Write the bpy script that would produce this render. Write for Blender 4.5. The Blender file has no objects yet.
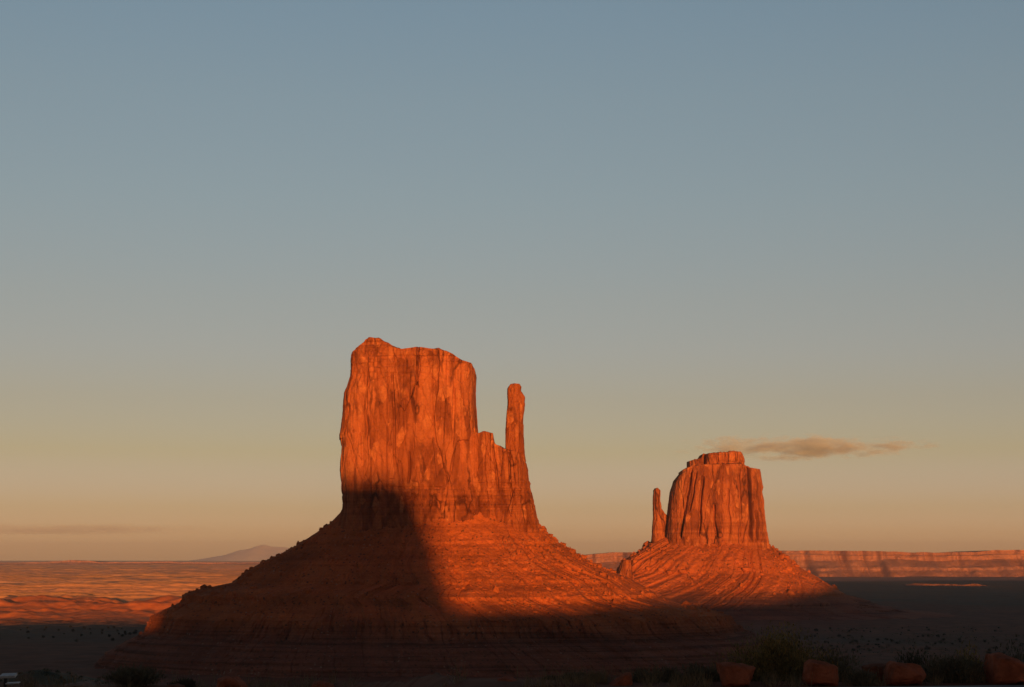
import bpy, math, numpy as np
sc = bpy.context.scene
col = sc.collection
rad = math.radians
F = 1576.0                      # focal length in pixels of a 1024 px wide frame
EYE = 2.2
PITCH = math.atan((558 - 343.5) / F)
AZ, EL = rad(8.5), rad(1.8)    # the sun stands low behind the camera, a little to its right

# ------------------------------------------------------------------ camera
cam = bpy.data.cameras.new('camera'); cam_o = bpy.data.objects.new('camera', cam); col.objects.link(cam_o)
cam.sensor_width = 36.0; cam.lens = F / 1024 * 36.0
cam.clip_start = 0.5; cam.clip_end = 200000
cam_o.location = (0, 0, EYE); cam_o.rotation_euler = (math.pi / 2 + PITCH, 0, 0)
sc.camera = cam_o

# ------------------------------------------------------------------ sky
wd = bpy.data.worlds.new('World'); sc.world = wd; wd.use_nodes = True
nt = wd.node_tree; N = nt.nodes; L = nt.links
bg = N['Background']
sky = N.new('ShaderNodeTexSky'); sky.sky_type = 'NISHITA'; sky.sun_disc = False
sky.sun_elevation = EL; sky.sun_rotation = math.pi - AZ
sky.altitude = 1700; sky.air_density = 1.0; sky.dust_density = 1.0; sky.ozone_density = 1.0
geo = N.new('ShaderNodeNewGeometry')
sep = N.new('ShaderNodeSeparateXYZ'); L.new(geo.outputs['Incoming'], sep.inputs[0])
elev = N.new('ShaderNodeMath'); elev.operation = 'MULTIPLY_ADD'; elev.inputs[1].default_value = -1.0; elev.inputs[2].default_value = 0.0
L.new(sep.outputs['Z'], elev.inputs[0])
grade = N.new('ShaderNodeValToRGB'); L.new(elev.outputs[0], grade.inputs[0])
# sky tint by height above the horizon, zenith dimmed to cut fill light
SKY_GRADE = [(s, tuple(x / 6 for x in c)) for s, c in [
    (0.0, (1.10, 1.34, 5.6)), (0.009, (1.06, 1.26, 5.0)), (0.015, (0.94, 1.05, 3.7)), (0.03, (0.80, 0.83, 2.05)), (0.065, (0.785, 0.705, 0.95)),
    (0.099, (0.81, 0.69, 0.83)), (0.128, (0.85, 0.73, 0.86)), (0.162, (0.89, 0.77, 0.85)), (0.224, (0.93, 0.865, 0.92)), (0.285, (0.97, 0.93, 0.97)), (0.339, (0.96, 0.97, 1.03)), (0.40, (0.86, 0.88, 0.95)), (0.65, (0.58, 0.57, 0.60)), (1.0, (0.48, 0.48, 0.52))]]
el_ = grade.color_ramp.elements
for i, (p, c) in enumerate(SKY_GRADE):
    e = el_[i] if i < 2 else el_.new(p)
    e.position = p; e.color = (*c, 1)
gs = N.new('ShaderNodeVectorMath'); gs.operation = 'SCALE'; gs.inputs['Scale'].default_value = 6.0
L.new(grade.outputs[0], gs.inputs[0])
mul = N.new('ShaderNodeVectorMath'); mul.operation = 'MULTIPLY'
west = N.new('ShaderNodeMapRange'); west.interpolation_type = 'SMOOTHSTEP'     # dims the western sky behind the camera, so shaded rock gets less fill
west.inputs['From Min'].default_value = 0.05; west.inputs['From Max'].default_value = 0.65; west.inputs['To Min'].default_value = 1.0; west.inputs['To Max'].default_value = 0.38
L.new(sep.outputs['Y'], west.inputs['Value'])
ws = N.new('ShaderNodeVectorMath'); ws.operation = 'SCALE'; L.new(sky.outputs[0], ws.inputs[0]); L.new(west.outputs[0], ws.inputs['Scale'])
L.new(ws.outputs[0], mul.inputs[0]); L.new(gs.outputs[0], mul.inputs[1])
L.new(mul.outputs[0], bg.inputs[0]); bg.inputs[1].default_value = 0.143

# ------------------------------------------------------------------ sun
sun = bpy.data.lights.new('sun', 'SUN'); sun_o = bpy.data.objects.new('sun', sun); col.objects.link(sun_o)
sun.energy = 5.0; sun.angle = rad(0.55); sun.color = (1.0, 0.37, 0.085)
sun_o.rotation_euler = (math.pi / 2 - EL, 0, AZ)      # light travels towards (-sin AZ, cos AZ)
sun_o.location = (0, -100, 300)

sc.view_settings.view_transform = 'Standard'; sc.view_settings.look = 'None'
sc.view_settings.exposure = 0.48; sc.view_settings.gamma = 1.0; sc.view_settings.use_curve_mapping = False
sc.cycles.max_bounces = 5; sc.cycles.diffuse_bounces = 3; sc.cycles.volume_bounces = 2
sc.cycles.transparent_max_bounces = 8; sc.cycles.volume_max_steps = 128
sc.cycles.use_denoising = True

# ------------------------------------------------------------------ helpers
def P(px, py, Y):
    """the point of the world at distance Y seen at pixel px, py of the photograph"""
    dx = (px - 512) / F; dy = (343.5 - py) / F
    fy = math.cos(PITCH) - dy * math.sin(PITCH); fz = math.sin(PITCH) + dy * math.cos(PITCH)
    return np.array([dx / fy * Y, Y, EYE + fz / fy * Y])

def _hash(ix, iy, iz, seed):
    h = (ix.astype(np.int64) * 374761393 + iy.astype(np.int64) * 668265263 + iz.astype(np.int64) * 2147483647 + seed * 974634541) & 0xFFFFFFFF
    h = ((h ^ (h >> 13)) * 1274126177) & 0xFFFFFFFF
    h = ((h ^ (h >> 16)) * 2246822519) & 0xFFFFFFFF
    h = h ^ (h >> 15)
    return (h & 0xFFFFFF) / float(0xFFFFFF)

def vnoise(x, y, z, seed=0):
    x, y, z = np.broadcast_arrays(np.asarray(x, float), np.asarray(y, float), np.asarray(z, float))
    ix, iy, iz = np.floor(x).astype(np.int64), np.floor(y).astype(np.int64), np.floor(z).astype(np.int64)
    fx, fy, fz = x - ix, y - iy, z - iz
    q = lambda t: t * t * t * (t * (t * 6 - 15) + 10)
    ux, uy, uz = q(fx), q(fy), q(fz)
    r = 0
    for a in (0, 1):
        wa = ux if a else 1 - ux
        for b in (0, 1):
            wb = uy if b else 1 - uy
            for c in (0, 1):
                wc = uz if c else 1 - uz
                r = r + wa * wb * wc * _hash(ix + a, iy + b, iz + c, seed)
    return r * 2 - 1

def fbm(x, y, z, seed=0, octv=4, gain=0.5):
    r = 0; a = 1.0; s = 0
    for o in range(octv):
        r = r + a * vnoise(x * 2.03 ** o + 17.3 * o, y * 2.03 ** o - 9.1 * o, z * 2.03 ** o + 3.7 * o, seed + o)
        s += a; a *= gain
    return r / s * 1.6

def worley(x, y, z, seed=0):
    """nearest cell: its own random value, and the gap to the second nearest"""
    ix, iy, iz = np.floor(x).astype(np.int64), np.floor(y).astype(np.int64), np.floor(z).astype(np.int64)
    f1 = np.full(x.shape, 9.0); f2 = np.full(x.shape, 9.0); val = np.zeros(x.shape)
    for a in (-1, 0, 1):
        for b in (-1, 0, 1):
            for c in (-1, 0, 1):
                jx, jy, jz = ix + a, iy + b, iz + c
                d = (jx + _hash(jx, jy, jz, seed) - x) ** 2 + (jy + _hash(jx, jy, jz, seed + 1) - y) ** 2 + (jz + _hash(jx, jy, jz, seed + 2) - z) ** 2
                n = d < f1
                f2 = np.where(n, f1, np.minimum(f2, d)); val = np.where(n, _hash(jx, jy, jz, seed + 3), val); f1 = np.where(n, d, f1)
    return val, np.sqrt(f2) - np.sqrt(f1)

def smooth(a, b, x):
    t = np.clip((x - a) / (b - a), 0, 1); return t * t * (3 - 2 * t)

def mk(name, v, f, mat, parent=None, base=(0, 0, 0), flat=True):
    """link ONE mesh object; v in world coordinates, base = its parent's place"""
    v = np.asarray(v, np.float64) - np.asarray(base, float); f = np.asarray(f, np.int32)
    me = bpy.data.meshes.new(name); k = f.shape[1]
    me.vertices.add(len(v)); me.vertices.foreach_set('co', v.astype(np.float32).ravel())
    me.loops.add(f.size); me.loops.foreach_set('vertex_index', f.ravel())
    me.polygons.add(len(f)); me.polygons.foreach_set('loop_start', np.arange(len(f), dtype=np.int32) * k)
    me.polygons.foreach_set('use_smooth', np.full(len(f), not flat))
    me.update(calc_edges=True); me.validate()
    if mat: me.materials.append(mat)
    o = bpy.data.objects.new(name, me); col.objects.link(o)
    if parent is not None: o.parent = parent
    else: o.location = base
    return o

def tag(o, label, cat, group=None):
    o['label'] = label; o['category'] = cat
    if group: o['group'] = group
    return o

def struct(o, kind='structure'):
    o['kind'] = kind; return o

def thing(name, label, cat, loc, group=None):
    o = bpy.data.objects.new(name, None); col.objects.link(o); o.location = loc; o.empty_display_size = 1
    return tag(o, label, cat, group)

def grid_faces(nr, nc, wrap=False, off=0):
    r = np.arange(nr - 1)[:, None]; c = np.arange(nc if wrap else nc - 1)[None, :]
    c2 = (c + 1) % nc
    q = np.stack([r * nc + c, r * nc + c2, (r + 1) * nc + c2, (r + 1) * nc + c], -1)
    return q.reshape(-1, 4) + off

# ------------------------------------------------------------------ materials
class M:
    def __init__(s, name, rough=0.95, spec=0.1):
        s.m = bpy.data.materials.new(name); s.m.use_nodes = True
        s.t = s.m.node_tree; s.b = s.t.nodes['Principled BSDF']
        s.b.inputs['Roughness'].default_value = rough; s.b.inputs['Specular IOR Level'].default_value = spec
        s.tc = s.n('ShaderNodeTexCoord')
    def n(s, k, **kw):
        o = s.t.nodes.new(k)
        for a, b in kw.items(): setattr(o, a, b)
        return o
    def l(s, a, b): s.t.links.new(a, b)
    def vec(s, scale, rot=(0, 0, 0)):
        m = s.n('ShaderNodeMapping'); m.inputs['Scale'].default_value = scale; m.inputs['Rotation'].default_value = rot
        s.l(s.tc.outputs['Object'], m.inputs[0]); return m.outputs[0]
    def noise(s, scale, detail=5, rough=0.55, dist=0.0):
        o = s.n('ShaderNodeTexNoise'); o.inputs['Scale'].default_value = 1; o.inputs['Detail'].default_value = detail
        o.inputs['Roughness'].default_value = rough; o.inputs['Distortion'].default_value = dist
        s.l(s.vec(scale), o.inputs['Vector']); return o.outputs[0]
    def voro(s, scale, out='Distance', feature='F1'):
        o = s.n('ShaderNodeTexVoronoi', feature=feature); o.inputs['Scale'].default_value = 1
        s.l(s.vec(scale), o.inputs['Vector']); return o.outputs[out]
    def ramp(s, fac, stops):
        o = s.n('ShaderNodeValToRGB'); e = o.color_ramp.elements
        for i, (p, c) in enumerate(stops):
            q = e[i] if i < 2 else e.new(p)
            q.position = p; q.color = (*c, 1) if not np.isscalar(c) else (c, c, c, 1)
        s.l(fac, o.inputs[0]); return o.outputs[0]
    def mix(s, fac, a, b, mode='MIX'):
        o = s.n('ShaderNodeMix', data_type='RGBA', blend_type=mode)
        for k, v in ((0, fac), (6, a), (7, b)):
            if isinstance(v, (int, float)): o.inputs[k].default_value = v
            elif isinstance(v, tuple): o.inputs[k].default_value = (*v, 1)
            else: s.l(v, o.inputs[k])
        return o.outputs[2]
    def math(s, op, a, b=0.0, clamp=False):
        o = s.n('ShaderNodeMath', operation=op, use_clamp=clamp)
        for k, v in ((0, a), (1, b)):
            if isinstance(v, (int, float)): o.inputs[k].default_value = v
            else: s.l(v, o.inputs[k])
        return o.outputs[0]
    def bump(s, h, dist, strength=1.0, prev=None):
        o = s.n('ShaderNodeBump'); o.inputs['Distance'].default_value = dist; o.inputs['Strength'].default_value = strength
        s.l(h, o.inputs['Height'])
        if prev is not None: s.l(prev, o.inputs['Normal'])
        return o.outputs[0]
    def xyz(s):
        o = s.n('ShaderNodeSeparateXYZ'); s.l(s.tc.outputs['Object'], o.inputs[0]); return o.outputs
    def done(s, c, nrm=None):
        s.l(c, s.b.inputs['Base Color'])
        if nrm is not None: s.l(nrm, s.b.inputs['Normal'])
        return s.m

def cliff_mat(name, k=1.0, sat=1.0):
    m = M(name)
    streak = m.noise((1 / (9 * k), 1 / (9 * k), 1 / (70 * k)), 6, 0.6, 0.4)
    c = m.ramp(streak, [(0.28, (0.32, 0.098, 0.037)), (0.5, (0.46, 0.148, 0.056)), (0.74, (0.56, 0.20, 0.079))])
    slab_c = m.voro((1 / (24 * k), 1 / (24 * k), 1 / (130 * k)), 'Color'); ss = m.n('ShaderNodeSeparateColor'); m.l(slab_c, ss.inputs[0])
    c = m.mix(0.8, c, m.ramp(ss.outputs[1], [(0.1, (0.70, 0.66, 0.64)), (0.9, (1.1, 1.1, 1.1))]), 'MULTIPLY')      # each slab weathers to its own tone
    patch = m.noise((1 / (15 * k), 1 / (15 * k), 1 / (62 * k)), 5, 0.6, 0.7)           # desert varnish
    c = m.mix(m.ramp(patch, [(0.50, 0.0), (0.57, 0.7)]), c, (0.19, 0.053, 0.020))
    scar = m.voro((1 / (7 * k), 1 / (7 * k), 1 / (17 * k)), 'Color')                   # fresh faces where slabs fell
    sp = m.n('ShaderNodeSeparateColor'); m.l(scar, sp.inputs[0])
    c = m.mix(m.math('MULTIPLY', m.ramp(sp.outputs[0], [(0.85, 0.0), (0.87, 1.0)]), m.ramp(m.noise((1 / (8 * k),) * 3, 3), [(0.4, 0.2), (0.6, 0.95)])), c, (0.52, 0.19, 0.073))
    strata = m.noise((1 / (160 * k), 1 / (160 * k), 1 / (3.5 * k)), 4, 0.6)
    def joints(sc_, w0, w1, dark, mask):
        nonlocal c
        o = m.n('ShaderNodeTexVoronoi', feature='DISTANCE_TO_EDGE'); o.inputs['Scale'].default_value = 1
        wv = m.n('ShaderNodeTexNoise'); wv.inputs['Scale'].default_value = 1; wv.inputs['Detail'].default_value = 4; m.l(m.vec((1 / (16 * k), 1 / (16 * k), 1 / (22 * k))), wv.inputs['Vector'])
        av = m.n('ShaderNodeVectorMath', operation='MULTIPLY_ADD'); m.l(wv.outputs[1], av.inputs[0]); av.inputs[1].default_value = (0.35, 0.35, 0.35); m.l(m.vec(sc_), av.inputs[2]); m.l(av.outputs[0], o.inputs['Vector'])
        f = m.math('MULTIPLY', m.ramp(o.outputs['Distance'], [(w0, dark), (w1, 0.0)]), m.ramp(m.noise(mask, 3), [(0.42, 0.0), (0.6, 1.0)]))
        c = m.mix(f, c, (0.07, 0.020, 0.010))
    joints((1 / (24 * k), 1 / (24 * k), 1 / (120 * k)), 0.012, 0.045, 0.8, (1 / (40 * k), 1 / (40 * k), 1 / (50 * k)))
    joints((1 / (10 * k), 1 / (10 * k), 1 / (34 * k)), 0.015, 0.05, 0.33, (1 / (26 * k), 1 / (26 * k), 1 / (30 * k)))
    zz = m.math('MULTIPLY', m.xyz()[2], 1 / 400.0)
    c = m.mix(m.ramp(zz, [(0.0, 0.6), (0.46, 0.6), (0.50, 0.06), (0.80, 0.06), (0.84, 0.5)]), c, m.ramp(strata, [(0.35, (0.55, 0.5, 0.5)), (0.65, (1.05, 1.05, 1.05))]), 'MULTIPLY')
    fine = m.noise((1 / (2.5 * k),) * 3, 6, 0.65)
    c = m.mix(0.5, c, m.ramp(fine, [(0.3, 0.6), (0.7, 1.15)]), 'MULTIPLY')
    nb = m.bump(streak, 2.5 * k, 0.5); nb = m.bump(fine, 1.2 * k, 0.7, nb)
    return m.done(c, nb)

def talus_mat(name, k=1.0, c0=(0.49, 0.142, 0.046), stones=0.55, beds=0.25):
    m = M(name)
    big = m.noise((1 / (60 * k),) * 3, 5, 0.6)
    c = m.ramp(big, [(0.32, tuple(x * 0.72 for x in c0)), (0.52, c0), (0.72, tuple(x * 1.25 for x in c0))])
    strata = m.noise((1 / (260 * k), 1 / (260 * k), 1 / (3.4 * k)), 4, 0.65)
    zl = m.math('MULTIPLY', m.xyz()[2], 1 / 100.0)
    c = m.mix(m.ramp(m.math('ADD', zl, m.math('MULTIPLY', m.math('SUBTRACT', big, 0.5), 0.12)), [(0.30, 1.0), (0.54, 0.0)]), c, m.ramp(big, [(0.35, (0.21, 0.078, 0.047)), (0.65, (0.31, 0.116, 0.066))]))    # dark shale under the sandstone
    low = m.ramp(zl, [(0.3, 0.9), (0.55, beds)])
    c = m.mix(low, c, m.ramp(strata, [(0.36, (0.45, 0.42, 0.42)), (0.5, (0.95, 0.95, 0.95)), (0.68, (1.2, 1.15, 1.1))]), 'MULTIPLY')
    st = m.voro((1 / (3.2 * k),) * 3, 'Color'); sp = m.n('ShaderNodeSeparateColor'); m.l(st, sp.inputs[0])
    dist = m.voro((1 / (3.2 * k),) * 3, 'Distance')
    field = m.ramp(m.noise((1 / (38 * k),) * 3, 3), [(0.46, 0.0), (0.62, 1.0)])
    pale = m.math('MULTIPLY', m.math('MULTIPLY', m.ramp(sp.outputs[0], [(0.82, 0.0), (0.86, 1.0)]), m.ramp(dist, [(0.28, 1.0), (0.42, 0.0)])), m.math('MULTIPLY', field, stones))
    c = m.mix(pale, c, (0.42, 0.30, 0.22))
    dark = m.math('MULTIPLY', m.ramp(sp.outputs[1], [(0.86, 0.0), (0.9, 0.8)]), m.ramp(dist, [(0.3, 1.0), (0.5, 0.0)]))
    c = m.mix(dark, c, (0.10, 0.055, 0.035))
    fine = m.noise((1 / (2.2 * k),) * 3, 6, 0.7)
    c = m.mix(0.6, c, m.ramp(fine, [(0.3, 0.55), (0.7, 1.15)]), 'MULTIPLY')
    nb = m.bump(fine, 1.3 * k, 0.8); nb = m.bump(m.noise((1 / (9 * k),) * 3, 4), 3 * k, 0.5, nb)
    return m.done(c, nb)

MAT_CLIFF = cliff_mat('sandstone_cliff'); MAT_CLIFF_FAR = cliff_mat('sandstone_cliff_weathered', 1.5)
MAT_TALUS = talus_mat('talus_rubble'); MAT_TALUS_FAR = talus_mat('talus_gravel', 1.6, (0.49, 0.140, 0.046), 0.1, 0.08)

# ------------------------------------------------------------------ the ground
def floor_z(X, Y):
    """heights of the land: lookout terrace, valley, dunes and plains"""
    X = np.asarray(X, float); Y = np.asarray(Y, float)
    R = np.hypot(X, Y) + 1e-6
    a = X / np.maximum(Y, 1.0)
    front = smooth(-0.2, 0.6, Y / R)
    w = smooth(-0.02, -0.13, a) * front * smooth(8, 20, Y)
    rim = 29.0 + 38.0 * w + 1.6 * vnoise(X / 6, Y / 60, 0, 5) * smooth(10, 20, Y)
    zr = -3.05 * w * smooth(16, 44, Y) - 19.0 * smooth(-35, -105, X) * smooth(-1500, -900, X + 0.3 * np.minimum(Y, 0))
    s = np.clip((Y - rim) / 430.0, 0, 1) * front
    z = zr + (-110 - zr) * (1 - (1 - s) ** 2.2)
    near = smooth(0.1, 1.4, Y - (27.4 + 0.114 * (np.clip(X, -40, 40) - 3.3))) * smooth(400, 80, R)
    z += near * (0.06 * fbm(X / 2.2, Y / 2.2, 0, 11, 3) + 0.03)
    valley = smooth(300, 700, Y)
    z += valley * (2.4 * fbm(X / 240, Y / 240, 0, 21, 4) + 0.7 * fbm(X / 30, Y / 30, 0, 25, 3))
    # sage covered knoll below the terrace
    z += 45 * np.exp(-(((X + 250) / 190) ** 2 + ((Y - 840) / 150) ** 2)) * (1 + 0.22 * fbm(X / 60, Y / 60, 0, 31, 4))
    # red badland dunes on the left, then the pale plain above them
    lf = smooth(-0.13, -0.20, a)
    lf2 = smooth(0.0, -0.12, a)
    d = fbm(X / 90, Y / 90, 0, 41, 5); d2 = fbm(X / 34, Y / 30, 0, 44, 3)
    yd = Y + 150 * vnoise(X / 260, 0, 0, 43) + 50 * vnoise(X / 70, 0, 0, 45)
    rise = 0.35 * smooth(2950, 3080, yd) + 0.65 * smooth(3170, 3270, yd)
    z += lf * (25 * rise * (1 + 0.2 * d) + (3.0 + 3.5 * smooth(2950, 3150, Y)) * d * smooth(2700, 2800, Y) * smooth(3800, 3400, Y) + 3.2 * d2 * smooth(2650, 2750, Y) * smooth(4200, 3600, Y))
    z += lf2 * (1 - lf) * 20 * smooth(3200, 5200, Y)
    z -= lf * 8 * smooth(3300, 3500, Y)
    # low scarps facing west, one behind the other, across the plain
    amp = lf2 * smooth(3500, 3900, Y) * smooth(40000, 24000, Y)
    for ss, (lam, hgt) in enumerate(((26.0, 10.5),)):
        ph = np.log(np.maximum(Y, 10)) * lam + 1.6 * vnoise(X / 2200, Y / 3500, 0, 47 + ss) + 0.35 * vnoise(X / 420, Y / 900, 0, 57 + ss) + ss * 0.37
        fr = ph - np.floor(ph)
        saw = np.where(fr < 0.10, fr / 0.10, 1 - (fr - 0.10) / 0.90)
        am = 0.8 + np.clip(0.3 + 0.4 * vnoise(X / 1500, np.floor(ph) * 3.3, 0, 67 + ss), 0, 1.4)
        z += amp * hgt * np.sqrt(np.maximum(Y, 1) / 5000) * am * (saw - 0.5)
    z += amp * 0.6 * fbm(X / 90, Y / 90, 0, 51, 3)
    # far right: ground falls a little towards the cliffs
    z += -6 * smooth(0.1, 0.2, a) * smooth(6000, 9000, Y)
    return z

def build_ground():
    az = np.concatenate([np.linspace(-180, -24, 70, endpoint=False), np.linspace(-24, 24, 760), np.linspace(24, 180, 71)[1:-1]])
    az = np.radians(az)
    r = np.concatenate([np.linspace(1.0, 22, 12), np.linspace(22.5, 80, 150), np.geomspace(81, 1400, 90)[1:], np.geomspace(1400, 2600, 160)[1:], np.geomspace(2600, 9000, 660)[1:], np.geomspace(9000, 26000, 560)[1:], np.geomspace(26000, 60000, 24)[1:]])
    A, Rr = np.meshgrid(az, r)
    X = Rr * np.sin(A); Y = Rr * np.cos(A)
    Z = floor_z(X, Y)
    v = np.stack([X, Y, Z], -1).reshape(-1, 3)
    f = grid_faces(len(r), len(az), True)
    v = np.vstack([v, [[0, 0, floor_z(0, 0)]]])
    c = len(v) - 1; n = len(az)
    tri = np.array([[c, (i + 1) % n, i, i] for i in range(n)])
    m = M('desert_ground')
    x, y, z = m.xyz()
    n1 = m.noise((1 / 420, 1 / 420, 1 / 420), 6, 0.6)
    n2 = m.noise((1 / 35,) * 3, 5, 0.65)
    n3 = m.noise((1 / 0.9,) * 3, 6, 0.7)
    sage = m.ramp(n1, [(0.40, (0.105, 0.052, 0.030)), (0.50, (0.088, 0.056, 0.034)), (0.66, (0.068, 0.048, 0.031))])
    sage = m.mix(m.ramp(n2, [(0.46, 0.0), (0.58, 0.6)]), sage, (0.046, 0.040, 0.026))
    # red wash round the feet of the buttes
    def near(cx, cy, r0, r1):
        q = m.n('ShaderNodeVectorMath', operation='DISTANCE'); m.l(m.tc.outputs['Object'], q.inputs[0]); q.inputs[1].default_value = (cx, cy, -100)
        w_ = m.math('ADD', q.outputs['Value'], m.math('MULTIPLY', m.math('SUBTRACT', n1, 0.5), 700))
        return m.ramp(m.math('MULTIPLY', w_, 1 / 2000), [(r0 / 2000, 1.0), (r1 / 2000, 0.0)])
    wash = m.math('MAXIMUM', near(-60, 1750, 620, 850), near(430, 3100, 700, 1150))
    sage = m.mix(wash, sage, m.ramp(n2, [(0.35, (0.10, 0.038, 0.020)), (0.65, (0.17, 0.062, 0.031))]))
    kn = m.n('ShaderNodeVectorMath', operation='DISTANCE'); m.l(m.tc.outputs['Object'], kn.inputs[0]); kn.inputs[1].default_value = (-250, 840, -70)
    sage = m.mix(m.ramp(m.math('MULTIPLY', kn.outputs['Value'], 1 / 500), [(0.35, 1.0), (0.55, 0.0)]), sage, m.ramp(m.noise((1 / 22, 1 / 22, 1 / 22), 5, 0.7), [(0.42, (0.15, 0.075, 0.045)), (0.52, (0.11, 0.095, 0.06)), (0.62, (0.05, 0.05, 0.032))]))
    # ochre, pink and buff bands of soil across the plain
    band = m.noise((1 / 6000, 1 / 900, 0.0), 5, 0.6)
    plain = m.ramp(band, [(0.34, (0.66, 0.35, 0.15)), (0.47, (0.74, 0.38, 0.20)), (0.56, (0.66, 0.36, 0.16)), (0.66, (0.76, 0.44, 0.27))])
    plain = m.mix(m.ramp(n2, [(0.50, 0.0), (0.60, 0.3)]), plain, (0.30, 0.19, 0.08))
    dune = m.ramp(n2, [(0.35, (0.55, 0.16, 0.055)), (0.6, (0.70, 0.23, 0.085))])
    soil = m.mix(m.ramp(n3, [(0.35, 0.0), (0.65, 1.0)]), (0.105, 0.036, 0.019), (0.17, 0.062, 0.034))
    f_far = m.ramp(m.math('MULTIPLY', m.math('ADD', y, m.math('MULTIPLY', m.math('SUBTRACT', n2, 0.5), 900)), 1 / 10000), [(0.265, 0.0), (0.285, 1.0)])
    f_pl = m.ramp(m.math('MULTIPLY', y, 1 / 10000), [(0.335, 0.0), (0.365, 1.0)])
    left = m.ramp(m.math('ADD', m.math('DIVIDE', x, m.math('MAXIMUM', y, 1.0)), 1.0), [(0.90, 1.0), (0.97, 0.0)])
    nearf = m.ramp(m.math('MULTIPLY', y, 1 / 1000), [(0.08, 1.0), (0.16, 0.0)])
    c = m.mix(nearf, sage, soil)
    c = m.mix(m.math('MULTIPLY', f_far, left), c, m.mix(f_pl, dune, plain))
    rightfar = m.math('MULTIPLY', m.ramp(m.math('MULTIPLY', y, 1 / 10000), [(0.80, 0.0), (0.86, 1.0)]), m.math('SUBTRACT', 1.0, left))
    c = m.mix(rightfar, c, (0.34, 0.15, 0.10))
    nb = m.bump(n3, 0.08, 0.6); nb = m.bump(n2, 4.0, 0.6, nb)
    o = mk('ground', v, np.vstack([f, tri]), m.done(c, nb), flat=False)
    struct(o)

build_ground()

# ------------------------------------------------------------------ hills behind the lookout, whose shadow lies over the valley
def build_hills():
    t, k = math.tan(AZ), math.tan(EL) / math.cos(AZ)
    def cast(p, yc):
        q = P(*p)
        return q[0] + (q[1] - yc) * t, q[2] + (q[1] - yc) * k
    def ridge(name, prof, yc, xs, rows, seed, foot):
        px_, pz = np.array(prof).T
        H = np.interp(xs, px_, pz); H = H + 1.2 * fbm(xs / 22, 0, 0, seed, 3)
        V = []
        for y, f in rows:
            wob = 0 if f == 1.0 else 25 * fbm(xs / 160, y / 100, 0, seed + 2, 3)
            V.append(np.stack([xs, np.full_like(xs, yc + y) + wob, foot + (H - foot) * f], -1))
        struct(mk(name, np.vstack(V), grid_faces(len(rows), len(xs)), MAT_TALUS_FAR))
    # a tall mesa whose shadow stands on the left half of the large butte
    yc = -2200.0
    xl = cast((203, 600, 1800), yc)[0]; zt = cast((370, 477, 1745), yc)[1]
    prof = [(xl - 60, -4), (xl - 6, 40), (xl + 8, 95), (xl + 22, zt - 14), (xl + 46, zt)]
    prof += [cast(p, yc) for p in ((392, 477, 1745), (408, 484, 1745), (424, 508, 1738), (440, 545, 1690), (450, 578, 1625), (458, 606, 1600))]
    prof += [(prof[-1][0] + 30, 20), (prof[-1][0] + 90, -4)]
    ridge('hills', prof, yc, np.arange(prof[0][0], prof[-1][0], 3.0), [(260, 0.0), (80, 0.3), (8, 0.62), (0, 1.0), (-300, 0.98), (-420, 0.9), (-440, 0.5), (-900, 0.0)], 61, -8)
    # the rising ground of the lookout's own ridge, to the right
    yc = -150.0
    prof = [(110, -3)] + [cast(p, yc) for p in ((460, 613, 1600), (500, 615, 1600), (560, 609, 1640), (640, 602, 1720), (690, 600, 1790), (720, 603, 3020), (770, 599, 3070), (812, 590, 3180), (832, 582, 3280))]
    prof += [(1300, 82), (1500, 100), (1950, 116), (2480, 140), (2600, 152), (2660, 84), (3070, 84), (3130, 152), (4000, 156), (6500, 150), (8000, 60)]
    xs = np.concatenate([np.arange(110, 1600, 4.0), np.arange(1600, 3400, 10.0), np.arange(3400, 8000, 60.0)])
    ridge('hills', prof, yc, xs, [(70, 0.0), (40, 0.3), (4, 0.62), (0, 1.0), (-260, 0.98), (-420, 0.9), (-440, 0.5), (-800, 0.0)], 65, -8)
build_hills()

# ------------------------------------------------------------------ lofted rock bodies
def ring_ab(hw, hd, n, ex, front):
    th = np.linspace(-math.pi, math.pi, 20001)
    a = np.sign(np.cos(th)) * np.abs(np.cos(th)) ** (2 / ex); b = np.sign(np.sin(th)) * np.abs(np.sin(th)) ** (2 / ex)
    ds = np.hypot(np.diff(a) * hw, np.diff(b) * hd) * np.where(b[1:] < 0.25, front, 1.0)
    s = np.concatenate([[0], np.cumsum(ds)]); q = np.interp(np.linspace(0, s[-1], n, endpoint=False), s, th)
    return np.sign(np.cos(q)) * np.abs(np.cos(q)) ** (2 / ex), np.sign(np.sin(q)) * np.abs(np.sin(q)) ** (2 / ex)

def trace(pts, Yc):
    """traced outline -> arrays z, x (z rising)"""
    w = np.array([P(p[0], p[1], Yc) for p in pts]); o = np.argsort(w[:, 2])
    return w[o, 2], w[o, 0]

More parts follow.
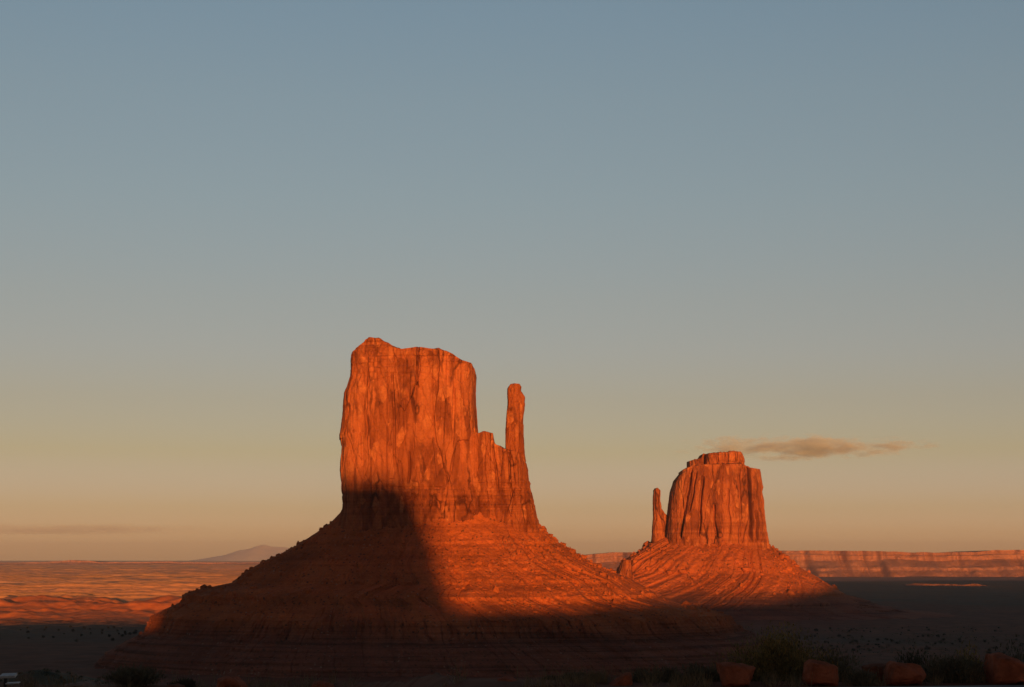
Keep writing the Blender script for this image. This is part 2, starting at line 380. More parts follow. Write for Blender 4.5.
def loft(left, right, Yc, hd, nz, n, z0, z1, top=None, ex=4.0, front=3.0, disp=None, zeff=None, cap=10, capnoise=1.0, seed=0, zpow=1.0, edge=0.0):
    zl, xl = trace(left, Yc); zr_, xr = trace(right, Yc)
    zz = z0 + (z1 - z0) * np.linspace(0, 1, nz) ** zpow
    hw0 = np.mean(np.interp(zz, zr_, xr) - np.interp(zz, zl, xl)) / 2
    hd_f = hd if callable(hd) else (lambda z, hw: np.full_like(z, hd))
    a, b = ring_ab(hw0, np.mean(hd_f(zz, np.full_like(zz, hw0))), n, ex, front)
    Zn = np.repeat(zz[:, None], n, 1); A = np.repeat(a[None], nz, 0); B = np.repeat(b[None], nz, 0)
    Ze = zeff(Zn, A, B) if zeff else Zn
    lx = np.interp(Ze, zl, xl); rx = np.interp(Ze, zr_, xr)
    hw = (rx - lx) / 2; cx = (rx + lx) / 2
    HD = hd_f(Ze, hw)
    X = cx + hw * A; Y = Yc + HD * B
    Z = Zn.copy()
    topf = None
    if top is not None:
        w = np.array([[P(p[0], p[1], Yc)[0], 0, P(p[0], p[1], Yc - 0.85 * hd)[2]] for p in top]); topf = lambda x: np.interp(x, w[:, 0], w[:, 2])
        T = (Zn - z0) / (z1 - z0)
        Z = np.minimum(z0 + (topf(X) - z0) * T, topf(X)) * 0.5 * (T > 0.5) + np.where(T > 0.5, 0.5, 1) * np.minimum(Zn, topf(X))
    nx = np.sign(A) * np.abs(A) ** (ex - 1) / np.maximum(hw, 1e-3); ny = np.sign(B) * np.abs(B) ** (ex - 1) / np.maximum(HD, 1e-3)
    ln = np.hypot(nx, ny) + 1e-9; nx /= ln; ny /= ln
    if disp is not None:
        d = disp(X, Y, Z, A, B)
        d = d * (1 - 0.6 * np.abs(A) ** 8) - edge * np.abs(A) ** 8
        X = X + nx * d; Y = Y + ny * d
    v = [np.stack([X, Y, Z], -1).reshape(-1, 3)]
    f = [grid_faces(nz, n, True)]
    if cap:
        cxm, cym = X[-1].mean(), Y[-1].mean(); rows = nz
        for i in range(1, cap + 1):
            s = 1 - i / cap
            x = cxm + (X[-1] - cxm) * s; y = cym + (Y[-1] - cym) * s
            zt = topf(x) if topf else np.full_like(x, z1)
            zt = zt + capnoise * 1.1 * np.round(vnoise(x / 5.5, 0, 0, seed + 8) * 2) / 2 * min(1, i / 2)
            z = zt + capnoise * fbm(x / 9, y / 9, 0, seed + 7, 3) * min(1, i / 2) + capnoise * 0.8 * math.sqrt(1 - s)
            v.append(np.stack([x, y, z], -1)); rows += 1
        f = [grid_faces(rows, n, True)]
    return np.vstack(v), np.vstack(f)

def cliff_disp(k, seed, beds=(), flute=1.0, cracks=(), Yc=0, kk=1.0):
    def d(X, Y, Z, A, B):
        wx = X + 3 * k * fbm(X / (25 * k), Y / (25 * k), Z / (40 * k), seed + 90, 3); wy = Y
        r = 3.0 * k * fbm(X / (55 * k), Y / (55 * k), Z / (220 * k), seed, 4)
        v1, g1 = worley(wx / (19 * k), wy / (19 * k), Z / (85 * k), seed + 10)
        v2, g2 = worley(wx / (7.5 * k), wy / (7.5 * k), Z / (26 * k), seed + 20)
        r += kk * k * ((v1 - 0.5) * 6.0 * flute - 1.8 * flute * np.exp(-(g1 / 0.05) ** 2) + (v2 - 0.5) * 1.8 - 0.5 * flute * np.exp(-(g2 / 0.08) ** 2))
        fl = np.abs(vnoise(X / (13 * k), Y / (13 * k), Z / (180 * k), seed + 30)); r -= 2.2 * k * flute * kk * np.exp(-(fl / 0.07) ** 2)
        r += 0.6 * k * fbm(X / (4 * k), Y / (4 * k), Z / (6 * k), seed + 40, 3)
        for zb, zt, amp, sc_ in beds:
            m = smooth(zb - 4, zb + 16, Z + 7 * vnoise(X / 25, Y / 25, 0, seed + 55)) * smooth(zt + 3, zt - 2, Z)
            st = vnoise(X / (90 * k), Y / (90 * k), Z / sc_ + 0.15 * vnoise(X / 30, Y / 30, 0, seed), seed + 50)
            v3, g3 = worley(X / (6 * k), Y / (6 * k), Z / (sc_ * 1.6), seed + 60)
            r += m * (amp * np.sign(st) * np.abs(st) ** 0.4 + (v3 - 0.5) * amp * 0.9)
        for (cxp, y0, y1, wd_, dep, lean) in cracks:
            zt = P(cxp, y0, Yc)[2]; zb = P(cxp, y1, Yc)[2]; xc = P(cxp, y0, Yc)[0]
            t = (zt - Z) / (zt - zb)
            xm = xc + lean * Yc / F * t + 1.1 * k * vnoise(Z / (16 * k), 0.5 + cxp, 0, seed + 70)
            m = smooth(-0.06, 0.06, t) * smooth(1.06, 0.94, t) * (B < 0)
            q = (X - xm) / wd_
            r += m * dep * (-np.exp(-q ** 4) + 0.35 * np.exp(-((q - 3) / 3) ** 2))
        return r
    return d

def ledge_zeff(ledges, seed, k=1.0):
    def fz(Z, A, B):
        th = np.arctan2(B, A)
        out = Z.copy()
        for i, (z0, h, pres) in enumerate(ledges):
            zz = Z + k * 2.0 * vnoise(th * 5, i * 7.7, 0, seed + i)
            w = np.interp(zz, [z0 - 2.2 * h, z0 - h, z0, z0 + 0.9 * h], [z0 - 2.2 * h, z0 - 0.75 * h, z0 - 0.5 * h, z0 + 0.9 * h])
            p = np.clip(pres + 0.55 * vnoise(th * 9, i * 3.1, 0, seed + 20 + i) + 0.5 * vnoise(th * 27, i * 5.1, 0, seed + 40 + i), 0, 1)
            out += np.where((zz > z0 - 2.2 * h) & (zz < z0 + 0.9 * h), (w - zz) * p, 0)
        return out
    return fz

def talus_disp(k, seed, z_top, z_bot, gul=1.0, bands=(), lean=0.0, fr=1.0):
    def d(X, Y, Z, A, B):
        th0 = np.arctan2(B, A); g = np.clip((z_top - Z) / (z_top - z_bot), 0, 1.2); th = (th0 + lean * g * smooth(0.0, -0.9, th0)) * fr
        g = smooth(0, 1, g); md = 0.35 + 0.9 * np.clip(0.5 + vnoise(th * 7, Z / (70 * k), 0, seed + 6), 0, 1)
        gn = vnoise(th * 26 + 0.6 * vnoise(th * 8, Z / 40, 0, seed), Z / (160 * k), 0, seed + 1)
        gn2 = vnoise(th * 70 + vnoise(th * 20, Z / 25, 0, seed + 5), Z / (110 * k), 0, seed + 2)
        r = gul * k * md * ((2 + 7 * g) * gn - (1 + 2.5 * g) * np.exp(-(gn2 / 0.12) ** 2) + (0.5 + 1.2 * g) * gn2)
        r += k * (2.2 * fbm(X / (34 * k), Y / (34 * k), Z / (34 * k), seed + 3, 4) + 0.7 * fbm(X / (7 * k), Y / (7 * k), Z / (7 * k), seed + 4, 3))
        v, gp = worley(X / (6 * k), Y / (6 * k), Z / (6 * k), seed + 9)
        r += k * np.where(v > 0.92, 0.9 * smooth(0.02, 0.2, gp), 0) + 0.55 * k * fbm(X / (3 * k), Y / (3 * k), Z / (3 * k), seed + 16, 2)
        for zb, zt, amp in bands:                # fluted cliff band
            Zs = Z + 4 * vnoise(th0 * 9, 0, 0, seed + 17) + 2.5 * vnoise(th0 * 31, 0, 0, seed + 18)
            m = smooth(zb - 2.5, zb + 2, Zs) * smooth(zt + 1.5, zt - 1, Zs)
            q = th0 * 24 + 1.9 * vnoise(th0 * 13, 0, 0, seed + 15) + 0.2 * vnoise(Z / 9, th0 * 30, 0, seed + 13); v = _hash(np.floor(q).astype(np.int64), np.zeros(q.shape, np.int64), np.zeros(q.shape, np.int64), seed + 12)
            e = np.abs(q - np.round(q)); r += m * ((v - 0.5) * amp - (1.0 + 4.0 * v) * np.exp(-(e / 0.09) ** 2) + 0.8 * vnoise(th0 * 130, Z / 8, 0, seed + 14))
        return r
    return d

def rubble(surf_v, n, size, seed, mat, parent, base, zlo, zhi):
    """loose blocks lying on a slope"""
    rng = np.random.default_rng(seed)
    ok = np.where((surf_v[:, 2] > zlo) & (surf_v[:, 2] < zhi))[0]
    idx = rng.choice(ok, n)
    c = surf_v[idx]
    dens = fbm(c[:, 0] / 40, c[:, 1] / 40, c[:, 2] / 40, seed, 3) > -0.1
    c = c[dens]
    ico = np.array([[0, 0, 1], [.894, 0, .447], [.276, .851, .447], [-.724, .526, .447], [-.724, -.526, .447], [.276, -.851, .447], [.724, .526, -.447], [-.276, .851, -.447], [-.894, 0, -.447], [-.276, -.851, -.447], [.724, -.526, -.447], [0, 0, -1]])
    tr = np.array([[0, 1, 2], [0, 2, 3], [0, 3, 4], [0, 4, 5], [0, 5, 1], [1, 6, 2], [2, 7, 3], [3, 8, 4], [4, 9, 5], [5, 10, 1], [6, 7, 2], [7, 8, 3], [8, 9, 4], [9, 10, 5], [10, 6, 1], [6, 11, 7], [7, 11, 8], [8, 11, 9], [9, 11, 10], [10, 11, 6]])
    s = size * (0.5 + rng.pareto(2.6, len(c)).clip(0, 3.2))
    v = ico[None] * (0.65 + 0.7 * rng.random((len(c), 12, 1))) * s[:, None, None] * (0.7 + 0.6 * rng.random((len(c), 1, 3)))
    v = v + c[:, None]
    f = tr[None] + (np.arange(len(c)) * 12)[:, None, None]
    o = mk('rubble', v.reshape(-1, 3), f.reshape(-1, 3), mat, parent, base); o['kind'] = 'stuff'
    return o

# ------------------------------------------------------------------ the large butte with the slender spire
YW = 1800.0
big = thing('sandstone_butte', 'large flat-topped red butte left of centre with a slender finger spire on its right', 'butte', (P(430, 558, YW)[0], YW, -110))
BW = tuple(big.location)
v, f = loft([(350, 363.7), (347.7, 375.3), (343.3, 387), (341.8, 404.5), (339.2, 436.5), (341.3, 448), (340.4, 471.5), (342.1, 486), (343.3, 509), (338, 530)],
            [(477, 340), (476.7, 368), (477.3, 392.8), (478.8, 416), (481, 436.5), (484, 470), (488, 500), (492, 530)],
            YW, 58, 250, 620, P(430, 533, YW)[2], P(374, 338, YW)[2],
            top=[(349, 357), (352, 353.5), (358, 347.7), (362, 345.5), (368, 342.7), (370, 340), (374, 338), (382.6, 339.8), (388, 342.5), (392.8, 344.8), (394.3, 347.7), (404.5, 349.9), (413, 349), (420.5, 347.7), (430, 349), (445.3, 351.2), (454, 355), (462.7, 360.8), (473, 363), (476.7, 368)],
            ex=4.2, edge=2.0, disp=cliff_disp(1.25, 100, flute=0.6, kk=0.75, beds=((52, 84, 1.0, 3.0), (205, 260, 1.3, 4.0)), cracks=((372.5, 365, 440, 1.3, 3.5, -1), (420.5, 352, 392, 1.2, 4, 1), (397, 380, 470, 1.3, 2.5, 2), (413, 455, 486, 1.2, 3.5, -1), (455, 392, 450, 1.4, 2.5, -1)), Yc=YW), seed=100, capnoise=1.2)
mk('cliff_block', v, f, MAT_CLIFF, big, BW)
v, f = loft([(470, 425), (470, 540)], [(524.8, 440), (527.7, 458.4), (529.1, 477.3), (531.2, 491.9), (534.1, 503.5), (536.1, 512.3), (538, 520), (541, 533)],
            YW - 4, 44, 150, 330, P(430, 533, YW)[2], P(484, 431, YW)[2],
            top=[(470, 436), (484.6, 432), (493.3, 433.5), (494.8, 443.8), (500.6, 446.7), (505, 449.6), (516, 452), (524.8, 454), (527.7, 458.4)],
            ex=3.6, disp=cliff_disp(0.8, 140, beds=((52, 88, 1.0, 3.0),), flute=0.8, cracks=((509, 455, 500, 1.2, 3, 3), (493, 448, 495, 1.2, 2.5, 6)), Yc=YW), seed=140, capnoise=0.8)
mk('shoulder', v, f, MAT_CLIFF, big, BW)
v, f = loft([(510.8, 384), (507.6, 388.5), (507.4, 396), (507.9, 404.5), (505.8, 419), (505.6, 448), (504.5, 462)], [(519.5, 384), (521.2, 387), (520.8, 391), (525, 397), (524.8, 404.5), (523.2, 419), (523.5, 436.5), (524.8, 454), (526, 462)],
            YW - 6, 8.5, 90, 110, P(515, 462, YW)[2], P(515, 385, YW)[2], ex=3.0, front=2.0,
            disp=cliff_disp(0.35, 170, beds=((140, 205, 0.35, 6.0),), flute=0.7), seed=170, capnoise=0.4, cap=6)
mk('spire', v, f, MAT_CLIFF, big, BW)
zt = P(430, 507, YW)[2]
hw_top = (P(537, 520, YW)[0] - P(342, 511, YW)[0]) / 2
WT_L = [(343, 500), (343.5, 509),(341, 513), (328.7, 525.2), (310.7, 537.2), (298.6, 544.8), (280.5, 555.3), (265.5, 561.3), (250.4, 570.4), (235.3, 582.4), (220.3, 585.5), (205.2, 588.5), (188.6, 593.9), (189, 600.5), (181, 606), (171, 613), (159, 622), (141, 634), (119, 648), (105, 662)]
WT_R = [(533, 500), (537, 521), (550.7, 535.8), (559.7, 543.3), (573.3, 550.8), (583.8, 559), (608, 570.4), (629, 578), (647, 588.5), (659.2, 596), (690, 606), (720, 618), (752, 632), (790, 646), (830, 662)]
v, f = loft(WT_L, WT_R, YW, lambda z, hw: 50 + 0.79 * np.maximum(hw - hw_top, -8), 330, 1500, -114, zt, ex=2.5, front=3.5,
            zeff=ledge_zeff([(21, 3.4, 0.75), (4, 2, 0.2), (-22, 2, 0.2), (-37, 3.0, 0.35), (-60, 17, 0.75), (-86, 3.2, 0.8), (-92.5, 3, 0.8), (-98.5, 2.6, 0.8), (-104, 2.4, 0.8)], 200),
            disp=talus_disp(1.0, 200, zt, -100, 0.7, bands=((-78, -60, 6.0),)), cap=3, capnoise=0.5)
mk('talus_slope', v, f, MAT_TALUS, big, BW)
WTV = v
rubble(v[v[:, 1] < YW + 40], 5200, 1.0, 5, MAT_TALUS, big, BW, -82, 45)

# ------------------------------------------------------------------ the smaller butte with the thumb on its left
YE = 3300.0
sm = thing('sandstone_butte', 'smaller red butte right of centre with a narrow cap and a thumb on its left', 'butte', (P(715, 558, YE)[0], YE, -110))
BE = tuple(sm.location)
v, f = loft([(679, 468), (677.2, 470.8), (674.2, 476.6), (670.8, 488.2), (669, 502.8), (667.5, 515), (666, 530), (664, 556)],
            [(758, 466), (758.6, 470), (759.6, 478), (760.9, 485.3), (759.8, 491), (761.6, 498.4), (761.9, 514.4), (763.6, 529), (766, 543.5), (769, 556)],
            YE, 72, 220, 560, P(715, 556, YE)[2], P(715, 464, YE)[2],
            top=[(676, 473), (681, 469.6), (687.3, 467), (700, 465), (735, 464), (743, 466), (744, 468.3), (757.2, 468.9), (761, 469.5)], ex=4.4,
            disp=cliff_disp(1.6, 300, flute=0.6, kk=0.8, cracks=((688, 472, 538, 3.4, 15, -12), (693, 474, 512, 2.6, 11, -8), (699, 479, 536, 2.6, 13, -5), (709.5, 505, 538, 2.6, 12, 2), (743.3, 464, 540, 3.0, 17, 1), (749.5, 512, 540, 2.4, 12, 1), (680, 500, 538, 2.4, 9, -4), (723, 490, 535, 1.8, 5, 2), (734, 470, 520, 1.8, 4, 1)), Yc=YE), seed=300, capnoise=2)
mk('cliff_block', v, f, MAT_CLIFF_FAR, sm, BE)
v, f = loft([(687.9, 450), (687.9, 461), (688.2, 474)], [(739, 450), (742, 457), (742.9, 466), (743, 474)], YE + 6, 52, 60, 360, P(715, 473, YE)[2], P(715, 451, YE)[2],
            top=[(687, 460.5), (699.5, 458.4), (700.6, 455), (712, 453.3), (725, 452.4), (736, 451.5), (739.2, 454.7), (742, 457.7)], ex=3.4,
            disp=cliff_disp(1.1, 330, beds=((180, 235, 1.8, 7.0),), cracks=((702.5, 451, 476, 5.0, 26, -3), (714, 452, 464, 2.2, 8, 0), (724, 452, 466, 1.8, 5, 0), (731, 452, 466, 1.6, 4, 0)), Yc=YE), seed=330, capnoise=1.6)
mk('caprock', v, f, MAT_CLIFF_FAR, sm, BE)
v, f = loft([(656.2, 488.2), (654.2, 490), (653.3, 500), (653, 514.4), (651.8, 539.2), (650.2, 552)], [(657.5, 488.2), (660.2, 491), (660, 497), (659.7, 501.3), (661.7, 508.6), (665.5, 513.9), (670, 518), (672, 552)],
            YE - 5, 15, 90, 130, P(660, 550, YE)[2], P(660, 488.3, YE)[2], ex=3.0, front=2.0, disp=cliff_disp(0.6, 350, flute=0.8), seed=350, cap=5, capnoise=0.6)
mk('thumb_spire', v, f, MAT_CLIFF_FAR, sm, BE)
ET_L = [(674, 532), (650.7, 543.5), (637.9, 552.3), (624.7, 561), (617.5, 572.7), (600, 580), (575, 590), (540, 600), (500, 612)]
ET_R = [(762, 532), (768, 545), (777.6, 550.8), (786.3, 558), (800.9, 568.3), (815.5, 577), (830, 585.8), (844.6, 594.5), (863.4, 600), (880, 606), (905, 610), (950, 613.5)]
hwe = (P(768, 545, YE)[0] - P(650.7, 543.5, YE)[0]) / 2
zte = P(715, 527, YE)[2]
v, f = loft(ET_L, ET_R, YE, lambda z, hw: 70 + 0.93 * np.maximum(hw - hwe, -10), 240, 1100, -114, zte, ex=2.4, front=3.5,
            zeff=ledge_zeff([(-82, 6, 0.5), (-98, 4, 0.7)], 400), disp=talus_disp(1.7, 400, zte, -95, 1.05, lean=0.85, fr=0.6), cap=3, capnoise=0.5)
mk('talus_slope', v, f, MAT_TALUS_FAR, sm, BE)
rubble(v[v[:, 1] < YE + 40], 900, 2.4, 6, MAT_TALUS_FAR, sm, BE, -70, 40)
# the dark stepped knob at the left foot of its slope
v, f = loft([(622.5, 559), (621, 566), (618, 574), (616, 584)], [(631.5, 559), (632, 566), (633, 584)], 3170.0, 22, 40, 120, P(625, 584, 3170)[2], P(625, 560, 3170)[2], ex=4, disp=cliff_disp(0.7, 370), seed=370, cap=5)
mk('ledge_knob', v, f, MAT_CLIFF_FAR, sm, BE)

# ------------------------------------------------------------------ far cliffs
def scarp(name, label, cat, px0, px1, Y0, top_pts, base_z, steps, prom, seed, res, back=2500, mat=None, lamb=420):
    x0, x1 = P(px0, 558, Y0)[0], P(px1, 558, Y0)[0]
    xs = np.arange(x0, x1, res)
    tp = np.array([P(p[0], p[1], Y0) for p in top_pts]); H = np.interp(xs, tp[:, 0], tp[:, 2])
    H = H + 3 * fbm(xs / 90, 0, 0, seed, 4)
    pr = prom * (np.abs(vnoise(xs / lamb, 0, 0, seed + 1)) * 1.4 - 0.5 + 0.35 * vnoise(xs / (lamb * 0.3), 0, 0, seed + 2))
    pr = pr + prom * 0.6 * vnoise(xs / (lamb * 3), 0, 0, seed + 3)
    V = []
    fr, out = np.array(steps).T
    fine = np.linspace(0, 1, 70); oo = np.interp(fine, fr, out)
    for q, o_ in zip(fine, oo):
        z = H + (base_z - H) * np.clip(q + 0.07 * fbm(xs / 230, q * 2, 0, seed + 11, 3) * math.sin(q * math.pi), 0, 1)
        depth_mod = 1 + 0.45 * vnoise(xs / (lamb * 0.55), q * 1.5, 0, seed + 5)
        Yv = Y0 - o_ * depth_mod - pr * (1 - 0.35 * q) - 9 * fbm(xs / 45, z / 30, 0, seed + 6, 4) - 14 * vnoise(xs / 26, z / 90, 0, seed + 8)
        V.append(np.stack([xs, Yv, z], -1))
    top_rows = [np.stack([xs, np.full_like(xs, Y0 + b), H + 4 * vnoise(xs / 300, b / 300, 0, seed + 9) - drop], -1) for b, drop in ((back, 30), (back * 0.4, 6), (prom, 0))]
    v = np.vstack(top_rows + V)
    base = (float(xs.mean()), Y0, base_z)
    o = mk(name, v, grid_faces(3 + len(fine), len(xs)), mat, None, base)
    return tag(o, label, cat)

def far_mat(name='far_mesa_rock', g=1.0):
    m = M(name)
    strata = m.noise((1 / 1500, 1 / 1500, 1 / 22), 5, 0.6)
    c = m.ramp(strata, [(0.38, (0.33 * g, 0.155 * g, 0.118 * g)), (0.5, (0.38 * g, 0.185 * g, 0.14 * g)), (0.64, (0.43 * g, 0.225 * g, 0.172 * g))])
    n = m.noise((1 / 60, 1 / 60, 1 / 60), 5, 0.65)
    c = m.mix(0.6, c, m.ramp(n, [(0.3, 0.55), (0.7, 1.2)]), 'MULTIPLY')
    return m.done(c, m.bump(n, 14, 0.6))
MAT_FAR = far_mat()
scarp('mesa', 'long low pinkish mesa wall along the horizon on the right', 'mesa', 560, 1120, 10400, [(560, 556), (583, 555.5), (596, 554), (612, 552.5), (640, 552.5), (700, 552), (780, 550.8), (860, 551), (930, 552.6), (975, 552), (1000, 550), (1060, 550), (1120, 551)], -122,
      [(0, 0), (0.12, 8), (0.15, 22), (0.34, 36), (0.56, 130), (0.62, 160), (0.73, 180), (1.0, 300)], 85, 500, 5.0, mat=MAT_FAR, lamb=170)
scarp('mesa', 'thin pale mesa line on the horizon at the far left', 'mesa', -60, 330, 21000, [(-60, 563), (0, 562.8), (45, 562.2), (60, 561), (70, 560.3), (90, 560.6), (100, 562.3), (140, 562.0), (172, 561.6), (180, 562.4), (330, 562.6)], -100,
      [(0, 0), (0.3, 10), (0.6, 90), (1.0, 200)], 120, 540, 12.0, back=1500, mat=MAT_FAR, lamb=900)
scarp('bluff', 'low sunlit red bluff in the dark flat near the right edge', 'bluff', 905, 1012, 6600, [(905, 585), (915, 583), (930, 583.6), (945, 583.2), (960, 584.6), (975, 584.2), (990, 585.6), (1005, 586), (1012, 588)], -120,
      [(0, 0), (0.4, 8), (0.6, 22), (1.0, 60)], 40, 560, 4.0, back=260, mat=far_mat('dusty_bluff_rock', 0.55), lamb=90)

# pale blue mountain far beyond the plain
def mountain():
    Y0 = 54000.0
    xs = np.linspace(P(150, 558, Y0)[0], P(330, 558, Y0)[0], 240); ys = np.linspace(Y0, Y0 + 5000, 60)
    tp = np.array([P(p[0], p[1], Y0 + 2500)[[0, 2]] for p in [(150, 566), (190, 561), (225, 555), (240, 550), (250, 548.5), (258, 545.5), (264, 544.5), (272, 546.5), (284, 547), (296, 549), (312, 553), (330, 560)]])
    X, Y = np.meshgrid(xs, ys); ridge = np.interp(X, tp[:, 0], tp[:, 1])
    fall = np.clip(1 - np.abs(Y - Y0 - 2500) / 2500, 0, 1)
    Z = -110 + (ridge + 110) * fall ** 0.8 * (1 + 0.10 * fbm(X / 500, Y / 500, 0, 600, 4) * (1 - fall))
    m = M('mountain_slope'); c = m.ramp(m.noise((1 / 400,) * 3, 5), [(0.4, (0.76, 0.74, 0.66)), (0.6, (0.84, 0.80, 0.70))])  # pale slope colour stands in for haze, fading the mountain into the sky
    base = (float(X.mean()), Y0 + 2500, -110)
    o = mk('mountain', np.stack([X, Y, Z], -1).reshape(-1, 3), grid_faces(60, 240), m.done(c), None, base)
    tag(o, 'faint blue-grey mountain on the horizon left of the large butte', 'mountain')
mountain()
# ------------------------------------------------------------------ parking strip in front of the lookout rim
def edge_y(x): return 27.4 + 0.114 * (np.asarray(x, float) - 3.3)
def build_asphalt():
    xs = np.linspace(-0.5, 40, 160); e = edge_y(xs) + 0.05 * fbm(xs / 0.7, 0, 0, 700, 3)
    v = np.vstack([np.stack([xs, np.full_like(xs, 6.0), np.full_like(xs, 0.012)], -1), np.stack([xs, e - 0.1, np.full_like(xs, 0.012)], -1), np.stack([xs, e, np.full_like(xs, -0.02)], -1)])
    m = M('asphalt', 0.9, 0.2); n = m.noise((60, 60, 60), 4); n2 = m.noise((0.7, 0.7, 0.7), 4)
    c = m.ramp(n, [(0.3, (0.22, 0.215, 0.21)), (0.7, (0.38, 0.37, 0.36))]); c = m.mix(0.5, c, m.ramp(n2, [(0.35, 0.65), (0.65, 1.1)]), 'MULTIPLY')
    struct(mk('parking_strip', v, grid_faces(3, 160), m.done(c, m.bump(n, 0.01, 0.6))))
build_asphalt()

# ------------------------------------------------------------------ boulders along the rim
import bmesh
def rock_mat(name, c0):
    m = M(name); n = m.noise((2.2, 2.2, 2.2), 6, 0.65); n2 = m.noise((14, 14, 14), 5, 0.7)
    c = m.ramp(n, [(0.32, tuple(x * 0.6 for x in c0)), (0.5, c0), (0.7, tuple(min(1, x * 1.3) for x in c0))])
    c = m.mix(0.5, c, m.ramp(n2, [(0.3, 0.65), (0.7, 1.15)]), 'MULTIPLY')
    return m.done(c, m.bump(n2, 0.04, 0.7, m.bump(n, 0.1, 0.6)))
R_RED = rock_mat('red_boulder', (0.34, 0.105, 0.055)); R_DARK = rock_mat('dark_red_boulder', (0.19, 0.075, 0.045)); R_PALE = rock_mat('pale_boulder', (0.24, 0.16, 0.12))

def boulder(pts, Y, label, seed, mat=R_RED, group='red boulders along the rim', dep=0.42):
    rng = np.random.default_rng(seed)
    q = np.array([P(a, b, Y) for a, b in pts]); c = q.mean(0); w = np.ptp(q[:, 0])
    d = w * dep; bm = bmesh.new()
    for k, s in ((-1.0, 0.72), (-0.55, 0.97), (0.1, 1.0), (0.7, 0.9), (1.0, 0.6)):
        for p in q:
            o = (p - c) * s * (1 + 0.05 * rng.normal()); bm.verts.new((c[0] + o[0], Y + d * k * (1 + 0.12 * rng.normal()), c[2] + o[2]))
    r = bmesh.ops.convex_hull(bm, input=bm.verts)
    bmesh.ops.delete(bm, geom=list({g for g in r['geom_interior'] + r['geom_unused'] if isinstance(g, bmesh.types.BMVert)}), context='VERTS')
    bmesh.ops.triangulate(bm, faces=bm.faces)
    for _ in range(4):
        long = [e for e in bm.edges if e.calc_length() > w * 0.045]
        if not long: break
        bmesh.ops.subdivide_edges(bm, edges=long, cuts=1); bmesh.ops.triangulate(bm, faces=[f for f in bm.faces if len(f.verts) > 3])
    bmesh.ops.smooth_vert(bm, verts=bm.verts, factor=0.22, use_axis_x=True, use_axis_y=True, use_axis_z=True)
    bm.normal_update()
    co = np.array([v.co for v in bm.verts]); no = np.array([v.normal for v in bm.verts])
    u = co / w
    dd = w * (0.045 * fbm(u[:, 0] * 3, u[:, 1] * 3, u[:, 2] * 3, seed, 5) - 0.03 * np.exp(-(vnoise(u[:, 0] * 2.5, u[:, 1] * 2.5, u[:, 2] * 4, seed + 3) / 0.06) ** 2))
    co = co + no * dd[:, None]
    bm.verts.index_update(); f = np.array([[v.index for v in fc.verts] for fc in bm.faces])
    bm.free()
    o = mk('boulder', co, f, mat, None, (c[0], Y, q[:, 2].min()), flat=False)
    return tag(o, label, 'boulder', group)

boulder([(716, 662.2), (722, 661.5), (738, 663), (754.7, 667), (750, 681.5), (748.6, 686), (723, 686), (719.6, 676)], 28.0, 'red boulder wider at the top than at its foot, left of the big bush', 1)
boulder([(804, 672.7), (805.7, 664), (810, 660.4), (826, 661.8), (836.5, 667), (835.6, 685), (806.6, 685.5), (803, 679.8)], 28.0, 'blocky upright red boulder with rounded shoulders, right in front of the big bush', 2)
boulder([(888, 664), (891, 661), (905, 663), (918, 665), (923, 674), (920, 683), (896, 685), (884, 684), (885, 672)], 28.2, 'orange red boulder sloping down to the right beside a smaller dark one', 3)
boulder([(863, 667), (870, 664), (884, 663.5), (892, 665), (892, 684), (866, 684)], 28.8, 'dark red low boulder half hidden by grass and a brighter boulder', 4, R_DARK)
boulder([(988.5, 660), (990, 655), (1000, 654.8), (1012, 658.5), (1026, 664), (1040, 673), (1040, 684), (990, 684), (987, 670)], 28.5, 'largest red boulder, a slanting slab cut by the right edge', 5)
boulder([(604, 690), (609, 684), (624.3, 673.6), (629.8, 672.6), (631.5, 680), (632, 692)], 28.6, 'red boulder with a pointed wedge shape between low bushes', 6)
boulder([(495, 692), (497, 679.4), (504, 676.5), (512, 676.6), (520, 682), (524, 692)], 28.6, 'rounded red boulder under the shadowed slope with a dry stem beside it', 7)
boulder([(384, 694), (390, 685.5), (400, 684), (410, 685), (416, 694)], 62.0, 'barely visible red boulder just above the bottom edge near the white marker', 8)
boulder([(459, 692), (460, 687), (464, 685), (467, 687), (469, 692)], 29.0, 'tiny pale stone on the bottom edge right of the white marker', 9, R_PALE, 'pale stones along the rim')
boulder([(214, 694), (218, 678.5), (225, 676.6), (237, 677.2), (246, 684), (252, 694)], 62.0, 'broad red boulder on the terrace below the left slope', 10)
boulder([(308, 694), (313, 682.4), (320, 681), (333, 684.6), (337, 694)], 62.0, 'low flat red boulder on the bottom edge below the slope', 11)
boulder([(64, 694), (67, 684), (76, 682), (90, 681.8), (96, 684), (100, 694)], 63.0, 'pale crusted boulder near the bottom left corner', 12, R_PALE, 'pale stones along the rim')
boulder([(166, 694), (170, 685), (177, 683.5), (184, 685), (189, 694)], 62.0, 'small dark boulder between two bushes at lower left', 13, R_DARK)

